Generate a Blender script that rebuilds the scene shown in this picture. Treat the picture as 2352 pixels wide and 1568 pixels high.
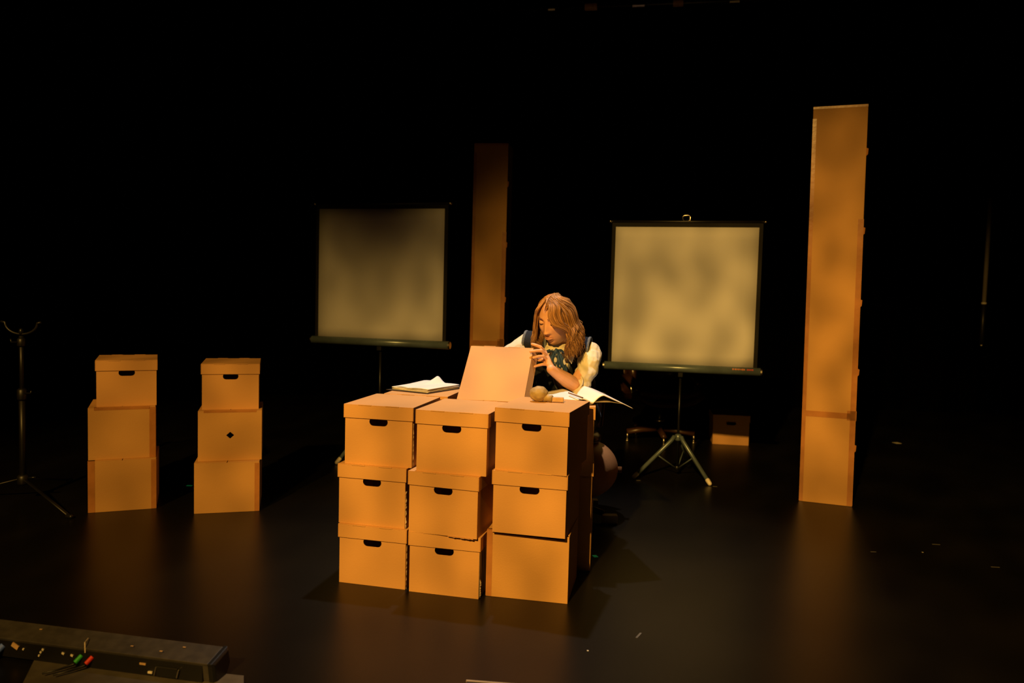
import bpy, bmesh, math, random
import numpy as np
from mathutils import Vector, Matrix, noise
for o in list(bpy.data.objects): bpy.data.objects.remove(o)
random.seed(7); rng = np.random.default_rng(7)
scn = bpy.context.scene
COL = scn.collection

# ------------------------------------------------------------------ camera
F_PX, PITCH, ROLL, CAM_H = 1816.0, 0.062, 0.0259, 1.28
FW = Vector((0, math.cos(PITCH), -math.sin(PITCH)))
UP0 = Vector((0, math.sin(PITCH), math.cos(PITCH))); RT0 = Vector((1, 0, 0))
RT = RT0*math.cos(ROLL) + UP0*math.sin(ROLL); UP = UP0*math.cos(ROLL) - RT0*math.sin(ROLL)
cam = bpy.data.objects.new('camera', bpy.data.cameras.new('camera')); COL.objects.link(cam)
M = Matrix((RT, UP, -FW)).transposed().to_4x4(); M.translation = (0, 0, CAM_H); cam.matrix_world = M
cam.data.sensor_width = 36; cam.data.lens = F_PX/2352*36
cam.data.clip_end = 60; cam.data.clip_start = .05
cam.data.dof.use_dof = True; cam.data.dof.focus_distance = 3.7; cam.data.dof.aperture_fstop = 2.2
scn.camera = cam

# ------------------------------------------------------------------ world, lamps, exposure
w = bpy.data.worlds.new('dark'); scn.world = w; w.use_nodes = True
w.node_tree.nodes['Background'].inputs[0].default_value = (0.006, 0.005, 0.004, 1)
w.node_tree.nodes['Background'].inputs[1].default_value = 0.05
scn.view_settings.view_transform = 'Standard'; scn.view_settings.look = 'None'
scn.view_settings.exposure = 0; scn.view_settings.gamma = 1; scn.view_settings.use_curve_mapping = False

def spot(name, loc, target, watt, color, size, blend, radius, gobo=None):
    l = bpy.data.lights.new(name, 'SPOT'); l.energy = watt; l.color = color
    l.spot_size = math.radians(size); l.spot_blend = blend; l.shadow_soft_size = radius
    o = bpy.data.objects.new(name, l); COL.objects.link(o); o.location = loc
    o.rotation_euler = (Vector(target)-Vector(loc)).to_track_quat('-Z', 'Y').to_euler()
    if gobo:       # a breakup gobo in the lantern: a soft leafy pattern thrown on whatever it lights
        l.use_nodes = True; nt = l.node_tree; n = nt.nodes; L = nt.links
        em = n['Emission']; tc = n.new('ShaderNodeTexCoord'); sp = n.new('ShaderNodeSeparateXYZ')
        L.new(tc.outputs['Normal'], sp.inputs[0])
        dx = n.new('ShaderNodeMath'); dx.operation = 'DIVIDE'; dy = n.new('ShaderNodeMath'); dy.operation = 'DIVIDE'
        L.new(sp.outputs[0], dx.inputs[0]); L.new(sp.outputs[2], dx.inputs[1])
        L.new(sp.outputs[1], dy.inputs[0]); L.new(sp.outputs[2], dy.inputs[1])
        cb = n.new('ShaderNodeCombineXYZ'); L.new(dx.outputs[0], cb.inputs[0]); L.new(dy.outputs[0], cb.inputs[1])
        cb.inputs[2].default_value = gobo[3]
        mp = n.new('ShaderNodeMapping'); L.new(cb.outputs[0], mp.inputs[0]); mp.inputs['Scale'].default_value = (1.5, .9, 1)
        nz = n.new('ShaderNodeTexNoise'); nz.inputs['Scale'].default_value = gobo[0]; nz.inputs['Detail'].default_value = .8
        L.new(mp.outputs[0], nz.inputs['Vector'])
        mr = n.new('ShaderNodeMapRange'); L.new(nz.outputs['Fac'], mr.inputs[0])
        mr.inputs[1].default_value = .36; mr.inputs[2].default_value = .64
        mr.inputs[3].default_value = gobo[1]; mr.inputs[4].default_value = gobo[2]
        L.new(mr.outputs[0], em.inputs['Strength'])
    return o
# overhead warm special on the desk, amber front light from the house left with a breakup gobo
spot('overhead_lantern', (-.12, 4.45, 4.7), (.05, 3.85, .8), 560, (1, .87, .79), 46, 1.0, .05)
spot('front_lantern', (-2.1, -3.5, 5.2), (1.35, 4.6, -.30), 4000, (1, .53, .10), 38, 1.0, .08, gobo=(44, .66, 1.28, 2.0))
spot('front_lantern', (-3.0, -3.5, 5.3), (-2.2, 4.3, .35), 2300, (1, .53, .10), 27, 1.0, .08, gobo=(40, .72, 1.25, 5.0))

# ------------------------------------------------------------------ point helpers
def ray(px, py): return FW + RT*((px-1176)/F_PX) - UP*((py-784)/F_PX)
def at(px, py, y):
    d = ray(px, py); return Vector((0, 0, CAM_H)) + d*(y/d.y)
def gnd(px, py, z=0):
    d = ray(px, py); return Vector((0, 0, CAM_H)) + d*((z-CAM_H)/d.z)

# ------------------------------------------------------------------ materials
def mat(name, col, rough=.6, metal=0, spec=.5, noise_amt=0, noise_scale=8, bump=0, bump_scale=60, col2=None,
        stretch=(1, 1, 1), emit=None, sheen=0, sss=0):
    m = bpy.data.materials.new(name); m.use_nodes = True; nt = m.node_tree; n = nt.nodes; L = nt.links
    b = n['Principled BSDF']; b.inputs['Base Color'].default_value = (*col, 1); b.inputs['Roughness'].default_value = rough
    b.inputs['Metallic'].default_value = metal; b.inputs['Specular IOR Level'].default_value = spec
    tc = n.new('ShaderNodeTexCoord'); mp = n.new('ShaderNodeMapping'); mp.inputs['Scale'].default_value = stretch
    L.new(tc.outputs['Object'], mp.inputs[0])
    if noise_amt or col2:
        nz = n.new('ShaderNodeTexNoise'); nz.inputs['Scale'].default_value = noise_scale; nz.inputs['Detail'].default_value = 6
        L.new(mp.outputs[0], nz.inputs['Vector'])
        mx = n.new('ShaderNodeMix'); mx.data_type = 'RGBA'
        c2 = col2 or tuple(c*(1-noise_amt) for c in col)
        mx.inputs[6].default_value = (*col, 1); mx.inputs[7].default_value = (*c2, 1)
        mr = n.new('ShaderNodeMapRange'); mr.inputs[1].default_value = .35; mr.inputs[2].default_value = .65
        L.new(nz.outputs['Fac'], mr.inputs[0]); L.new(mr.outputs[0], mx.inputs[0]); L.new(mx.outputs[2], b.inputs['Base Color'])
    if bump:
        nb = n.new('ShaderNodeTexNoise'); nb.inputs['Scale'].default_value = bump_scale; nb.inputs['Detail'].default_value = 4
        L.new(mp.outputs[0], nb.inputs['Vector'])
        bp = n.new('ShaderNodeBump'); bp.inputs['Strength'].default_value = bump; bp.inputs['Distance'].default_value = .002
        L.new(nb.outputs['Fac'], bp.inputs['Height']); L.new(bp.outputs[0], b.inputs['Normal'])
    if sheen: b.inputs['Sheen Weight'].default_value = sheen
    if sss:
        b.inputs['Subsurface Weight'].default_value = sss; b.inputs['Subsurface Radius'].default_value = (.012, .005, .003)
        b.inputs['Subsurface Scale'].default_value = .6
    if emit: b.inputs['Emission Color'].default_value = (*emit[0], 1); b.inputs['Emission Strength'].default_value = emit[1]
    return m
CARD = mat('kraft_cardboard', (.60, .33, .125), .72, spec=.25, noise_amt=.05, noise_scale=4, bump=.25, bump_scale=140, stretch=(1, 1, 1.5))
CARD_IN = mat('cardboard_inside', (.50, .27, .12), .8, spec=.2, noise_amt=.1)
CARD_B = mat('carton_cardboard', (.56, .31, .105), .68, spec=.3, noise_amt=.06, noise_scale=4, bump=.3, bump_scale=120, stretch=(1, 1, 1.5))
TAPE = mat('brown_tape', (.47, .20, .06), .28, spec=.5, noise_amt=.2, noise_scale=12, bump=.3, bump_scale=40)
TORN = mat('torn_paper_edge', (.75, .62, .45), .8, noise_amt=.5, noise_scale=60)
PRINT = mat('printed_side', (.03, .03, .028), .5, col2=(.35, .3, .22), noise_scale=45, stretch=(1, 1, .25))
BLACKM = mat('black_paint', (.007, .007, .007), .45, noise_amt=.3)
DARKM = mat('dark_metal', (.03, .032, .034), .35, metal=.8, noise_amt=.2)
FLOOR = mat('black_stage_vinyl', (.0068, .006, .0052), .34, spec=.23, noise_amt=.35, noise_scale=1.3, bump=.06, bump_scale=160)
DRAPE = mat('black_drape', (.0016, .0016, .0016), .95, spec=.02, noise_amt=.3, noise_scale=1.5, stretch=(3, 3, .2))
SCREEN = mat('matte_white_screen', (.62, .64, .72), .8, spec=.15, noise_amt=.06, noise_scale=1.6, bump=.1, bump_scale=200)
BORDER = mat('black_screen_border', (.008, .008, .008), .7, spec=.2)
TEAL = mat('teal_enamel', (.13, .18, .22), .30, metal=.3, noise_amt=.15, noise_scale=20)
CHROME = mat('chrome', (.75, .7, .62), .22, metal=1, noise_amt=.1)
WHITEP = mat('white_plastic', (.75, .7, .6), .4, noise_amt=.05)
PAPER = mat('paper', (.84, .81, .76), .75, spec=.2, noise_amt=.03)
GREYC = mat('grey_card', (.36, .30, .24), .7, noise_amt=.1)
DARKC = mat('dark_board', (.05, .035, .025), .5, noise_amt=.2)
PENC = mat('pencil_wood', (.25, .13, .07), .5, noise_amt=.1)
CLAY = mat('lumpy_tan_clay', (.42, .30, .12), .65, noise_amt=.35, noise_scale=30, bump=.8, bump_scale=60)
CORK = mat('pale_wood_handle', (.62, .40, .20), .6, noise_amt=.2, noise_scale=40)
SKIN = mat('skin', (.76, .41, .235), .5, spec=.35, noise_amt=.08, noise_scale=25, bump=.15, bump_scale=300, sss=.12)
SHIRT = mat('cream_shirt', (.72, .66, .50), .8, spec=.2, noise_amt=.06, noise_scale=12, bump=.3, bump_scale=180, sheen=.2)
VEST = mat('navy_knit', (.018, .023, .036), .85, spec=.2, noise_amt=.3, noise_scale=60, bump=.9, bump_scale=260)
RIB = mat('blue_grey_knit_rib', (.17, .19, .22), .85, spec=.2, noise_amt=.4, noise_scale=90, bump=1, bump_scale=300)
TROUS = mat('dark_trousers', (.02, .018, .016), .85, noise_amt=.2)
SHOE = mat('dark_shoe', (.02, .016, .013), .4, noise_amt=.2)
TANL = mat('tan_leather', (.50, .23, .09), .5, noise_amt=.15, noise_scale=14, bump=.3, bump_scale=80)
BROWNL = mat('brown_leather', (.04, .016, .008), .3, noise_amt=.3, noise_scale=10)
WALNUT = mat('walnut_wood', (.055, .024, .012), .35, noise_amt=.3, noise_scale=6, stretch=(1, 8, 1))
GREYP = mat('grey_plastic', (.36, .33, .28), .55, noise_amt=.1)
HOUSING = mat('scuffed_black_housing', (.055, .05, .048), .5, noise_amt=.3, noise_scale=25, bump=.4)
BOARDM = mat('dark_brown_board', (.09, .078, .06), .6, noise_amt=.3, noise_scale=15, bump=.3)
BLUEP = mat('blue_plastic', (.12, .22, .95), .35, noise_amt=.1)
GREENP = mat('green_plastic', (.03, .4, .05), .35, noise_amt=.1)
REDP = mat('red_plastic', (.7, .035, .015), .35, noise_amt=.1)
GLOW = mat('green_glow_tape', (.04, .30, .14), .6, emit=((.02, .5, .12), .07))
TAPEW = mat('pale_spike_tape', (.6, .58, .5), .6, noise_amt=.1)
KNOB = mat('dark_tan_knob', (.16, .06, .015), .8, spec=.15)
FAINT = mat('faint_grey_tape', (.10, .095, .085), .7, noise_amt=.2)
ORANGE = mat('orange_print', (.6, .2, .06), .5); REDINK = mat('red_print', (.55, .05, .03), .5)
LASH = mat('eyelash', (.03, .015, .01), .7); BROW = mat('eyebrow', (.20, .09, .04), .8)
EYE = mat('eyeball', (.55, .5, .45), .2); LIP = mat('lips', (.60, .27, .16), .55)

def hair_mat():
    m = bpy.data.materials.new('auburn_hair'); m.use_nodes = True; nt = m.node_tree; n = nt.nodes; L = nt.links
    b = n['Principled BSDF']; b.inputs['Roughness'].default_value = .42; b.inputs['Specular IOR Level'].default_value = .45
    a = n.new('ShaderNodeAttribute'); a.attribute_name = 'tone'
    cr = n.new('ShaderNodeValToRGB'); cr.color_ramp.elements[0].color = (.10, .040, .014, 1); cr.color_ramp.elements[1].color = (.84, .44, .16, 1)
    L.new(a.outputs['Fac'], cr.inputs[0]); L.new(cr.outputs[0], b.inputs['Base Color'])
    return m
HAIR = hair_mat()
def scarf_mat():
    m = mat('blue_patterned_scarf', (.02, .06, .11), .55, spec=.4); nt = m.node_tree; n = nt.nodes; L = nt.links
    tc = n['Texture Coordinate']; v = n.new('ShaderNodeTexVoronoi'); v.inputs['Scale'].default_value = 40
    mp = n.new('ShaderNodeMapping'); mp.inputs['Rotation'].default_value = (0, .6, 0); mp.inputs['Scale'].default_value = (1, 1, .55)
    L.new(tc.outputs['Object'], mp.inputs[0]); L.new(mp.outputs[0], v.inputs['Vector'])
    cr = n.new('ShaderNodeValToRGB'); e = cr.color_ramp.elements
    e[0].position = .30; e[0].color = (.60, .60, .60, 1); e[1].position = .34; e[1].color = (.010, .024, .060, 1)
    x = e.new(.55); x.color = (.022, .06, .15, 1)
    L.new(v.outputs['Distance'], cr.inputs[0]); L.new(cr.outputs[0], n['Principled BSDF'].inputs['Base Color'])
    return m
SCARF = scarf_mat()

# ------------------------------------------------------------------ mesh builder
class MB:
    def __init__(s): s.v = []; s.f = []
    def add(s, vs, fs):
        o = len(s.v); s.v += [tuple(v) for v in vs]; s.f += [tuple(i+o for i in f) for f in fs]; return s
    def box(s, c, d, rot=None):
        hx, hy, hz = d[0]/2, d[1]/2, d[2]/2
        vs = [Vector((x*hx, y*hy, z*hz)) for z in (-1, 1) for y in (-1, 1) for x in (-1, 1)]
        if rot is not None: vs = [rot @ v for v in vs]
        return s.add([v+Vector(c) for v in vs], [(0, 2, 3, 1), (4, 5, 7, 6), (0, 1, 5, 4), (2, 6, 7, 3), (1, 3, 7, 5), (0, 4, 6, 2)])
    def span(s, x0, x1, y0, y1, z0, z1): return s.box(((x0+x1)/2, (y0+y1)/2, (z0+z1)/2), (x1-x0, y1-y0, z1-z0))
    def tube(s, pts, rad, seg=10, cap=True, sq=(1, 1)):
        pts = [Vector(p) for p in pts]; n = len(pts)
        rads = rad if hasattr(rad, '__len__') else [rad]*n
        t0 = (pts[1]-pts[0]).normalized(); ref = Vector((0, 0, 1)) if abs(t0.z) < .9 else Vector((0, 1, 0))
        a = t0.cross(ref).normalized(); vs = []; fs = []
        for i, p in enumerate(pts):
            t = (pts[min(i+1, n-1)]-pts[max(i-1, 0)]).normalized()
            a = (a - t*a.dot(t)).normalized(); b = t.cross(a)
            for k in range(seg):
                an = 2*math.pi*k/seg
                vs.append(p + a*math.cos(an)*rads[i]*sq[0] + b*math.sin(an)*rads[i]*sq[1])
        for i in range(n-1):
            for k in range(seg):
                k2 = (k+1) % seg; fs.append((i*seg+k, i*seg+k2, (i+1)*seg+k2, (i+1)*seg+k))
        if cap: fs.append(tuple(range(seg))[::-1]); fs.append(tuple((n-1)*seg+k for k in range(seg)))
        return s.add(vs, fs)
    def ell(s, c, r, rot=None, nu=24, nv=16):
        vs = []; fs = []
        for j in range(nv+1):
            th = math.pi*j/nv
            for i in range(nu):
                ph = 2*math.pi*i/nu
                v = Vector((r[0]*math.sin(th)*math.cos(ph), r[1]*math.sin(th)*math.sin(ph), r[2]*math.cos(th)))
                if rot is not None: v = rot @ v
                vs.append(v+Vector(c))
        for j in range(nv):
            for i in range(nu):
                i2 = (i+1) % nu; fs.append((j*nu+i, (j+1)*nu+i, (j+1)*nu+i2, j*nu+i2))
        return s.add(vs, fs)
    def lathe(s, prof, c=(0, 0, 0), seg=32):
        vs = []; fs = []; n = len(prof)
        for r, z in prof:
            for i in range(seg):
                a = 2*math.pi*i/seg; vs.append((c[0]+r*math.cos(a), c[1]+r*math.sin(a), c[2]+z))
        for j in range(n-1):
            for i in range(seg):
                i2 = (i+1) % seg; fs.append((j*seg+i, j*seg+i2, (j+1)*seg+i2, (j+1)*seg+i))
        fs.append(tuple(range(seg))[::-1]); fs.append(tuple((n-1)*seg+i for i in range(seg)))
        return s.add(vs, fs)
    def capsule(s, a, b, ra, rb, seg=14):
        a = Vector(a); b = Vector(b); d = (b-a).normalized(); pts = []; rr = []
        for k in (80, 60, 40, 20): t = math.radians(k); pts.append(a-d*ra*math.sin(t)); rr.append(ra*math.cos(t))
        pts += [a, b]; rr += [ra, rb]
        for k in (20, 40, 60, 80): t = math.radians(k); pts.append(b+d*rb*math.sin(t)); rr.append(rb*math.cos(t))
        return s.tube(pts, rr, seg)
    def chain(s, pts, rads):
        for i in range(len(pts)-1): s.capsule(pts[i], pts[i+1], rads[i], rads[i+1])
        return s
    def prism(s, poly, y0, y1):           # polygon in xz extruded along y
        n = len(poly); vs = [(x, y0, z) for x, z in poly]+[(x, y1, z) for x, z in poly]
        fs = [tuple(range(n)), tuple(range(n, 2*n))[::-1]]+[(i, (i+1) % n+0, (i+1) % n+n, i+n)[::-1] for i in range(n)]
        return s.add(vs, fs)
    def mesh(s, name):
        me = bpy.data.meshes.new(name); me.from_pydata([tuple(v) for v in s.v], [], s.f); me.validate(); me.update()
        bm = bmesh.new(); bm.from_mesh(me); bmesh.ops.recalc_face_normals(bm, faces=bm.faces); bm.to_mesh(me); bm.free()
        return me
    def build(s, name, material, parent=None, smooth=False, bevel=0, kind=None, seg=2):
        return link(name, s.mesh(name), material, parent, smooth, bevel, kind, seg)

def link(name, me, material, parent=None, smooth=False, bevel=0, kind=None, seg=2):
    o = bpy.data.objects.new(name, me); COL.objects.link(o)
    if material: me.materials.append(material)
    if parent: o.parent = parent
    if smooth:
        me.polygons.foreach_set('use_smooth', [True]*len(me.polygons))
    if bevel:
        b = o.modifiers.new('bevel', 'BEVEL'); b.width = bevel; b.segments = seg; b.limit_method = 'ANGLE'; b.angle_limit = .6
    if kind: o['kind'] = kind
    return o
def thing(name, label, cat, loc=(0, 0, 0), rz=0, group=None):
    o = bpy.data.objects.new(name, None); COL.objects.link(o); o.empty_display_size = .05
    o.location = loc; o.rotation_euler = (0, 0, rz); o['label'] = label; o['category'] = cat
    if group: o['group'] = group
    return o
def tag(o, label, cat, group=None):
    o['label'] = label; o['category'] = cat
    if group: o['group'] = group
    return o
def dup(root, loc, rz, label, group=None, skip=()):
    def cp(o, par):
        c = o.copy(); COL.objects.link(c); c.parent = par
        for ch in kids.get(o, []):
            if ch.name.split('.')[0] not in skip: cp(ch, c)
        return c
    kids = {}
    for o in COL.objects:
        if o.parent: kids.setdefault(o.parent, []).append(o)
    r = cp(root, None); r.location = loc; r.rotation_euler = (0, 0, rz); r['label'] = label
    if group: r['group'] = group
    return r

def panel_hole(mb, W, H, y, t, hole, z0=0):
    """upright panel in xz with a hole, thickness t from y to y+t"""
    bm = bmesh.new()
    outer = [bm.verts.new((x, 0, z)) for x, z in ((-W/2, z0), (W/2, z0), (W/2, z0+H), (-W/2, z0+H))]
    inner = [bm.verts.new((x, 0, z)) for x, z in hole]
    es = [bm.edges.new((l[i], l[(i+1) % len(l)])) for l in (outer, inner) for i in range(len(l))]
    bmesh.ops.triangle_fill(bm, edges=es, use_beauty=True)
    bm.verts.index_update(); n = len(bm.verts)
    vs = [(v.co.x, y, v.co.z) for v in bm.verts]+[(v.co.x, y+t, v.co.z) for v in bm.verts]
    fs = []
    for f in bm.faces:
        ix = [v.index for v in f.verts]; fs.append(tuple(ix)); fs.append(tuple(i+n for i in ix[::-1]))
    for l in (outer, inner):
        for i in range(len(l)):
            a, b = l[i].index, l[(i+1) % len(l)].index; fs.append((a, b, b+n, a+n))
    bm.free(); mb.add(vs, fs)
def stadium(w_, h_, cz, cx=0, n=8):
    r = h_/2; pts = []
    for k in range(n+1): a = -math.pi/2+math.pi*k/n; pts.append((cx+w_/2-r+r*math.cos(a), cz+r*math.sin(a)))
    for k in range(n+1): a = math.pi/2+math.pi*k/n; pts.append((cx-w_/2+r+r*math.cos(a), cz+r*math.sin(a)))
    return pts

# ------------------------------------------------------------------ setting
X0, X1, Y0, Y1, ZC = -6.0, 6.0, -4.5, 9.5, 6.0
f = MB().span(X0, X1, Y0, Y1, -.1, 0).build('floor', FLOOR, kind='structure')
MB().span(X0, X1, Y0, Y1, ZC, ZC+.1).build('ceiling', DRAPE, kind='structure')
def drape(name, p0, p1, n=260):
    p0 = Vector(p0); p1 = Vector(p1); d = (p1-p0); L_ = d.length; d.normalize(); nn = Vector((-d.y, d.x, 0)); vs = []; fs = []
    for i in range(n+1):
        s_ = L_*i/n; off = .05*math.sin(s_*9)+.025*math.sin(s_*23+1.3)
        p = p0+d*s_+nn*off; vs += [(p.x, p.y, 0), (p.x, p.y, ZC)]
    for i in range(n): fs.append((2*i, 2*i+2, 2*i+3, 2*i+1))
    m = MB(); m.add(vs, fs); o = m.build(name, DRAPE, smooth=True, kind='structure')
    sd = o.modifiers.new('thick', 'SOLIDIFY'); sd.thickness = .02
drape('wall_back', (X0, Y1-.15, 0), (X1, Y1-.15, 0)); drape('wall_left', (X0+.15, Y0, 0), (X0+.15, Y1, 0))
drape('wall_right', (X1-.15, Y0, 0), (X1-.15, Y1, 0)); drape('wall_front', (X0, Y0+.15, 0), (X1, Y0+.15, 0))

# ------------------------------------------------------------------ archive boxes
BW, BD, BH, LH, INS = .3174, .3724, .2604, .0592, .0057
def archive_box(label, group, lid=True):
    t = thing('archive_box', label, 'box', group=group)
    wb, db, th, hb = BW-2*INS, BD-2*INS, .003, BH-.004
    m = MB(); hole = stadium(.084, .036, BH-LH-.012)
    panel_hole(m, wb, hb, -db/2, th, hole); panel_hole(m, wb, hb, db/2-th, th, hole)
    m.span(-wb/2, -wb/2+th, -db/2+th, db/2-th, 0, hb); m.span(wb/2-th, wb/2, -db/2+th, db/2-th, 0, hb)
    m.span(-wb/2+th, wb/2-th, -db/2+th, db/2-th, .0004, th)
    m.build('body', CARD, t)
    if lid: make_lid(t)
    return t
def make_lid(t, rot=None):
    m = MB(); th = .0032
    m.span(-BW/2, BW/2, -BD/2, BD/2, BH-th, BH)
    for sx in (-1, 1): m.span(min(sx*BW/2, sx*(BW/2-th)), max(sx*BW/2, sx*(BW/2-th)), -BD/2, BD/2, BH-LH, BH-th)
    for sy in (-1, 1): m.span(-BW/2+th, BW/2-th, min(sy*BD/2, sy*(BD/2-th)), max(sy*BD/2, sy*(BD/2-th)), BH-LH, BH-th)
    l = m.build('lid', CARD, t, bevel=.0012)
    for sy in (-1, 1):
        for sx in (-1, 1):
            q = MB().box((sx*.062, sy*(BD/2-.0008), BH-.0010), (.060, .0060, .0040))
            q.build('lock_tab', CARD, l, bevel=.001)
    return l
def place_center(x, y, a, d=BD): return (x-math.sin(a)*d/2, y+math.cos(a)*d/2)
G_DESK = 'archive boxes stacked as a desk'
proto = archive_box('', G_DESK)
def put(x, y, a, z, label, group=G_DESK, skip=()):
    cx, cy = place_center(x, y, a); return dup(proto, (cx, cy, z), a, label, group, skip)
H1, H2 = BH, 2*BH
boxA3 = put(-.565, 3.359, -.216, H2, 'lidded archive box at top left corner of the front face of the desk')
boxA2 = put(-.588, 3.351, -.238, H1, 'lidded archive box, middle of the left front stack, jutting left beneath the topmost one')
boxA1 = put(-.580, 3.338, -.236, 0, 'lidded archive box on the floor at bottom left of the desk front')
boxB3 = put(-.242, 3.244, -.249, H2, 'lidded archive box topping the central front stack, just before the raised lid')
boxB2 = put(-.272, 3.241, -.296, H1, 'tilted lidded archive box with scuffed bottom edge, middle of the central front stack')
boxB1 = put(-.263, 3.253, -.225, 0, 'lidded archive box on the floor in the centre of the desk front')
boxC3 = put(.087, 3.190, -.314, .0248+H2, 'lidded archive box at top right of the desk front, lumpy tan ball on its lid')
boxC2 = put(.086, 3.191, -.237, .0248+H1, 'lidded archive box resting directly on the big plain carton of the desk front')
for z, l in ((.249+BH, 'archive box at the back right of the desk under the open sketchbook'),
             (.249, 'archive box second from top in the back right stack of the desk')):
    fr = Vector((.388, 3.565)); a = -.10
    put(fr.x-math.cos(a)*BW/2, fr.y-math.sin(a)*BW/2, a, z, l)
for z, l in ((H2, 'archive box at the back left of the desk under the pile of loose papers'),
             (H1, 'archive box in the middle of the back left stack of the desk'),
             (0, 'archive box on the floor at the back left of the desk')):
    put(-.452, 3.738, -.2, z, l)
for z, l in ((H1-.004, 'archive box in the middle of the back central stack, behind the desk front'),
             (-.0, 'archive box on the floor of the back central stack, behind the desk front')):
    put(-.108, 3.664, -.170, z, l)
# the open archive box whose lid is being lifted
fx, fy = place_center(-.096, 3.660, -.162)
opened = archive_box('opened archive box in the desk, its lid held up by the person', G_DESK, lid=False)
opened.location = (fx, fy, H2-.004); opened.rotation_euler = (0, 0, -.162)
lid = make_lid(opened); lid.name = 'lid'
TL = .675
for v in lid.data.vertices:      # its right rim is pushed outward
    if v.co.x > .9*BW/2 and v.co.z < BH-LH+.003: v.co.x += .018
# hinge about the front top edge of the lid
piv = Vector((0, -BD/2, BH-.003))
Rx = Matrix.Rotation(TL, 4, 'X')
lid.matrix_local = Matrix.Translation(piv) @ Rx @ Matrix.Translation(-Vector((0, -BD/2, BH)))

# torn edges in the gaps
def torn(parent, side_x, y, z0, z1, seed, material=TORN, wdt=.007, name='torn_edge'):
    r = random.Random(seed); m = MB(); n = 26; vs = []; fs = []
    for i in range(n+1):
        z = z0+(z1-z0)*i/n; a = wdt*(.35+.65*r.random()); b = .002*r.random()
        vs += [(side_x, y, z), (side_x+a, y-.004-b, z), (side_x+a*.8, y+.003, z)]
    for i in range(n):
        for k in range(3):
            k2 = (k+1) % 3; fs.append((3*i+k, 3*i+k2, 3*i+3+k2, 3*i+3+k))
    m.add(vs, fs).build(name, material, parent)
e = BW/2-INS
torn(boxA3, e, -BD/2+.02, .005, .19, 3, wdt=.005); torn(boxA2, e, -BD/2+.012, .003, .16, 5, wdt=.008)
torn(boxA1, e, -BD/2+.016, .0, .19, 6, wdt=.005)
pm = MB().span(e, e+.0015, -BD/2+.01, BD/2-.01, .004, .195).build('printed_side', PRINT, boxB1)
torn(boxB1, e, -BD/2+.02, .005, .08, 9, wdt=.009)
# scuffed bottom edge of the middle box
m = MB(); r = random.Random(4)
for i in range(14):
    x = .03+i*.008; m.box((x, -BD/2+INS-.001, -.0005), (.009, .003+.003*r.random(), .002+.004*r.random()))
m.build('scuffed_edge', CARD_IN, boxB2)

# ------------------------------------------------------------------ plain cartons
def carton(name, label, x, y, a, W, D, H, z, group, tapes=(), hole=None, front_drop=0, flap=True):
    cx, cy = place_center(x, y, a, D); t = thing(name, label, 'box', (cx, cy, z), a, group); th = .004; Hb = H-th
    m = MB()
    if hole: panel_hole(m, W, Hb, -D/2, th, hole)
    elif front_drop:
        c = .016
        m.prism([(-W/2, 0), (W/2, 0), (W/2, Hb), (W/2-c, Hb+.001), (W/2-c-.004, Hb-front_drop), (.02, Hb-front_drop*.8), (-W/2+c+.004, Hb-front_drop*.55), (-W/2+c, Hb+.001), (-W/2, Hb)], -D/2, -D/2+th)
    else: m.span(-W/2, W/2, -D/2, -D/2+th, 0, Hb)
    m.span(-W/2, W/2, D/2-th, D/2, 0, Hb)
    for s_ in (-1, 1): m.span(min(s_*W/2, s_*(W/2-th)), max(s_*W/2, s_*(W/2-th)), -D/2+th, D/2-th, 0, Hb)
    m.span(-W/2+th, W/2-th, -D/2+th, D/2-th, 0, th)
    m.build('body', CARD_B, t, bevel=.0015)
    y0 = -D/2+(.012 if front_drop else 0)
    for s_ in (-1, 1):       # the two top flaps meet in the middle
        MB().span(-W/2 if s_ < 0 else .0015, -.0015 if s_ < 0 else W/2, y0, D/2, H-th, H).build('top_flap', CARD_B, t, bevel=.0015)
    for q in tapes:
        k, a0, a1 = q[:3]; e_ = .0009
        if k == 'L': MB().span(-W/2-e_, -W/2+a0, -D/2-e_, -D/2+.02, 0.002, H*a1).build('tape', TAPE, t)
        if k == 'R': MB().span(W/2-a0, W/2+e_, -D/2-e_, -D/2+.02, 0.002 if len(q) < 4 else q[3]*H, H*a1).build('tape', TAPE, t)
        if k == 'T': MB().span(-W/2+a1, W/2-a1, -D/2-e_, -D/2+.03, H-a0, H+e_).build('tape', TAPE, t)
    return t
G_C = 'plain cartons of the stacks'
carton('plain_carton', 'large plain carton with taped left edge, bottom right of the desk front', .087, 3.230, -.197, .347, .320, .2852, 0, G_C, tapes=(('L', .024, 1.0),), front_drop=.016)
carton('plain_carton', 'low plain carton on the floor beneath the back right corner of the desk', .240, 3.61, -.12, .300, .345, .249, 0, G_C)
# left pair of stacks
G_L = 'boxes stacked at the left of the stage'
carton('plain_carton', 'plain carton with both front edges taped, base of the far left stack', -2.162, 4.371, .379, .344, .37, .290, 0, G_L, tapes=(('L', .034, 1.0), ('R', .026, .98)))
carton('plain_carton', 'plain carton with wide tape at right, middle of the far left stack', -2.173, 4.393, .414, .341, .37, .292, .290, G_L, tapes=(('R', .032, .99), ('T', .014, .03)))
put(-2.169, 4.439, .422, .582, 'lidded archive box on top of the far left stack', G_L)
carton('plain_carton', 'plain carton on the floor beneath the carton with the diamond hole', -1.583, 4.390, .268, .347, .37, .287, 0, G_L, tapes=(('R', .026, .97),))
dm = [(.0, .145-.019), (.021, .145), (.0, .145+.019), (-.021, .145)]
carton('plain_carton', 'plain carton with a small diamond shaped hole in its front', -1.581, 4.432, .290, .342, .354, .285, .287, G_L, hole=dm, tapes=(('T', .01, .03),))
put(-1.597, 4.480, .295, .572, 'lidded archive box on top of the carton with the diamond hole', G_L)
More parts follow.
